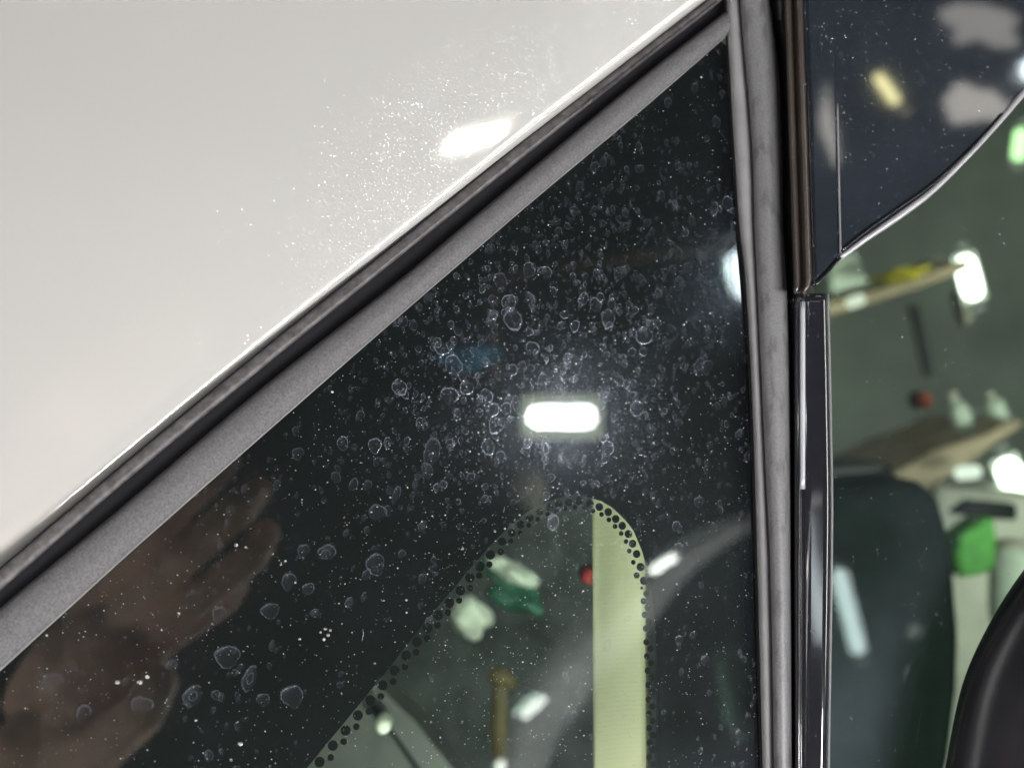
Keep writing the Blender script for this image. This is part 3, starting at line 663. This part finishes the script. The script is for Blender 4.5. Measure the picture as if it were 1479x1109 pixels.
# grey arched cable duct, a wide curved band
ai = [(680,1225),(708,1120),(740,1015),(770,970),(812,921),(855,880),(930,820),(985,780),(1035,756),(1090,737),(1180,707)]
ao = [(745,1225),(790,1110),(805,1070),(828,1035),(860,995),(898,952),(940,905),(980,850),(1030,805),(1090,765),(1180,725)]
def dens_rail(P, m=6):
    out = []
    for i in range(len(P)-1):
        p0, p1, p2, p3 = [Vector(P[max(0, min(len(P)-1, j))]) for j in (i-1, i, i+1, i+2)]
        for k in range(m):
            t = k/m; out.append(.5*((2*p1)+(-p0+p2)*t+(2*p0-5*p1+4*p2-p3)*t*t+(-p0+3*p1-3*p2+p3)*t**3))
    out.append(Vector(P[-1])); return out
ia, oa = dens_rail(ai), dens_rail(ao)
rails = [[R(p.x*(1-t)+q.x*t, p.y*(1-t)+q.y*t, 2.1-.05*math.sin(t*math.pi)) for p, q in zip(ia, oa)] for t in frange(0, 1, 7)]
arch = loft('arched_duct', rails, M['grey'], None, solid=.01)
prop(arch, 'grey arched sheet duct curving from bottom up to the division bar, mirrored in the glass', 'duct')
# roof beams, tarp and pad faintly mirrored
slab('roof_beam', [(700,392),(1090,340),(1090,356),(722,404)], 2.6, .10, M['ochre_dim'], 'long brown roof beam mirrored faintly across the upper glass', 'beam', fn=R)
slab('roof_post', [(703,404),(722,404),(728,540),(708,560)], 2.6, .10, M['ochre_dim'], 'brown post hanging down from the roof beam', 'post', fn=R)
prop(blob('tarp_bundle', R(682,515,2.4), (sz(42,2.4),.05,sz(15,2.4)), M['blue'], None, .35, 4), 'blue tarp bundle mirrored left of the work lamp', 'tarp')
prop(blob('dust_pad', R(766,706,2.2), (sz(14,2.2),.04,sz(32,2.2)), M['beige'], None, .3, 9, rot=math.radians(-18)), 'pale pad mirrored above the row of enamel dots', 'pad')
slab('storage_bin', [(1048,960),(1090,955),(1096,1060),(1062,1068)], 1.6, .1, M['dull_green'], 'dark green bin mirrored low beside the division bar', 'bin', fn=R)
# things mirrored in the gloss black cover
HC = .012
lamp_unit('strip_lamp', (1266,108), (1296,150), 6.5, M['lamp_yellow'], 'yellow strip lamp mirrored in the middle of the black cover', fn=R, D=2.2, hm=HC)
lamp_unit('strip_lamp', (1305,158), (1311,164), 6, emit('lamp_y2', (1,.88,.6), 3.2), 'small warm bulb at the lower end of the yellow strip lamp', fn=R, D=2.2, shell=False, hm=HC)
def glow_form(cx_, cy_, rx, ry, rot, label, s):  # invented glowing forms standing in for pale lit surfaces mirrored in the cover
    c = R(cx_, cy_, 1.9, HC); e = empty('mirrored_glow', c, label, 'glow', 'added pale glows mirrored in the black cover')
    bm = blob('glow_body', c, (sz(rx,1.9), sz(rx,1.9)*.6, sz(ry,1.9)), s, e, .6, cx_, rot=math.radians(rot)); 
    tube('added_stem', [c, c+Vector((0,0,.9))], .004, M['darkplastic'], e, seg=8)
    return e
soft = emit('added_glow', (1,.96,.88), 2.4); soft2 = emit('added_glow_warm', (1,.95,.86), 4.0)
glow_form(1420, 36, 52, 24, 12, 'added pale glow mirrored at the top of the black cover', soft)
glow_form(1410, 154, 44, 22, 4, 'added pale glow mirrored at the lower right of the black cover', soft2)
glow_form(1195, 180, 9, 55, 0, 'added tall narrow glow mirrored at the left of the black cover', soft2)
lamp_unit('work_lamp', (1478,106), (1500,96), 14, M['lamp_cool'], 'cool white work lamp mirrored at the right end of the black cover', fn=R, D=2.0, hm=HC)
# bright tubes mirrored in the door glass
HD = -.001
def dlamp(a, b, r, s, c, label):
    lamp_unit('tube_lamp', a, b, r, emit('tube_'+str(a[0]), c, s), label, fn=R, D=1.9, hm=HD, group='tube lamps mirrored in the door glass')
dlamp((1212,822), (1243,944), 11, 12, (.80,.95,.98), 'long cool tube lamp mirrored across the dark seat')
dlamp((1326,966), (1312,976), 7, 3, (.7,.9,1), 'short tube lamp mirrored over the middle of the seat')
dlamp((1338,1030), (1334,1050), 8, 8, (.8,.95,1), 'short bright tube lamp mirrored low on the seat')
dlamp((1330,1056), (1308,1120), 9, 1.6, (.6,.8,.95), 'dim tube lamp mirrored at the foot of the seat')
dlamp((1328,905), (1318,918), 7, 2, (.85,.95,.9), 'dim short tube lamp mirrored high on the seat')

nt_ = empty('streak_stand_in', R(1182,840,1.9,.0056), 'added bent glow mirrored as a cool streak in the gloss black strip beside the door glass', 'lamp')  # added emitter imitating the long straight tube's reflection in the curved strip
tube('lamp_tube', [R(x, y, 1.9, .0056) for x, y in [(1167,742),(1169,790),(1175,840),(1184,885),(1191,925)]], [.004,.006,.009,.012,.010], emit('streak_glow', (.85,.95,1), 7), nt_)
# ceiling tubes that light the car; the last two are unseen fill lights, added
def key_tube(a, b, r, label, mat, back=None):
    e = empty('lighting_tube', (a+b)/2, label, 'lamp', 'long ceiling tubes that light the car')
    capsule('lamp_tube', a, b, r, mat, e)
    back = back or ((a+b)/2).normalized(); d = (b-a).normalized(); s = back.cross(d).normalized(); o_ = back*r*1.2
    prism('lamp_housing', [a+s*r*2+o_, b+s*r*2+o_, b-s*r*2+o_, a-s*r*2+o_], back*r, M['white_shell'], e)
P1 = R(-2400, 300, 1.3); P2 = R(-1300, -2000, 1.3)
key_tube(P1, P2, .028, 'long ceiling tube above and left of the car', M['key'])
P3 = R(3000, -300, 1.2); P4 = R(2500, 1900, 1.2)
key_tube(P3, P4, .020, 'long ceiling tube to the right of the car', M['key2'])
P3 = R(-1500, 1500, .70); P4 = R(-300, 2300, .70)
key_tube(P3, P4, .018, 'unseen fill tube low on the left of the car, added to light the hand', M['hand_fill'])  # added out of view to brighten the mirrored hand
key_tube(R(500, 1640, 1.6), R(1750, 1080, 1.65), .02, 'unseen fill tube added below the grey arched duct to light it', M['arch_fill'], Vector((0,0,-1)))  # added out of view to brighten the mirrored arch

# ------------------------------------------------------------------ photographer's hand, mirrored at the lower left
def hand():
    e = empty('person', R(-260, 1500, .92), 'hand of a person in a dark sleeve holding a phone, mirrored at the lower left', 'person')
    vs, fs = [], []
    def seg(pts, rad, flat=1.0):
        P = [R(x, y, d) for x, y, d in pts]
        # densify
        Q_, Rr = [], []
        for i in range(len(P)-1):
            for k in range(5):
                t = k/5; Q_.append(P[i].lerp(P[i+1], t)); Rr.append(rad[i]*(1-t)+rad[i+1]*t)
        Q_.append(P[-1]); Rr.append(rad[-1])
        d0 = (Q_[0]-Q_[1]).normalized(); d1 = (Q_[-1]-Q_[-2]).normalized()
        Q_ = [Q_[0]+d0*Rr[0]*.9, Q_[0]+d0*Rr[0]*.6]+Q_+[Q_[-1]+d1*Rr[-1]*.6, Q_[-1]+d1*Rr[-1]*.92]
        Rr = [Rr[0]*.35, Rr[0]*.8]+Rr+[Rr[-1]*.8, Rr[-1]*.35]
        v, f = tube_geo(Q_, Rr, 14, flat); b = len(vs); vs.extend(v); fs.extend(tuple(b+i for i in q) for q in f)
    d = .88
    # palm: heel, thumb mound, knuckle row
    seg([(85,1060,d),(130,1010,d),(165,950,d)], [.024,.028,.023])
    seg([(130,1070,d),(175,1020,d),(200,970,d)], [.018,.022,.019])
    seg([(50,1010,d+.01),(95,950,d),(140,900,d)], [.020,.022,.019])
    # four curled fingers, longest in the middle, running up and right
    seg([(125,862,d),(212,772,d-.02),(298,692,d-.02),(328,664,d)], [.0130,.0120,.0108,.0092])
    seg([(160,898,d),(268,802,d-.022),(348,732,d-.022),(372,706,d+.005)], [.0132,.0122,.0112,.0094])
    seg([(200,925,d),(298,856,d-.010),(368,800,d-.010),(386,768,d+.01)], [.0122,.0112,.0104,.0088])
    seg([(205,945,d),(268,905,d+.004),(326,868,d+.010),(345,842,d+.022)], [.0110,.0092,.0084,.0072])
    # thumb leaves the side of the palm
    seg([(70,1080,d),(150,1075,d-.03),(205,1030,d-.045),(232,985,d-.045)], [.021,.016,.0135,.011])
    # wrist
    seg([(60,1080,d),(-40,1190,d+.01),(-120,1290,d+.02)], [.028,.026,.028])
    o = mesh('body', vs, fs, M['skin'], e)
    r = o.modifiers.new('skin', 'REMESH'); r.mode = 'VOXEL'; r.voxel_size = .0016; r.use_smooth_shade = True
    s = o.modifiers.new('soft', 'SMOOTH'); s.iterations = 4; s.factor = .5
    tube('sleeve', [R(-90,1250,d+.015), R(-100,1265,d+.015), R(-200,1400,d+.03), R(-400,1700,d+.08)], [.034,.040,.046,.055], M['sleeve'], e, seg=24)
    ph = empty('phone', R(-60, 840, .90), 'black phone held in the mirrored hand', 'phone')
    a = rounded([R(x, y, .905) for x, y in [(20,700),(130,800),(-60,1000),(-330,820)]], .008)
    prism('phone_body', a, (mirror(Vector((0,.008,0)))-mirror(Vector())), M['black'], ph, bev=.001)
    tube('camera_lens', [R(10,780,.903), R(10,780,.898)], [.006,.006], M['black'], ph)
hand()
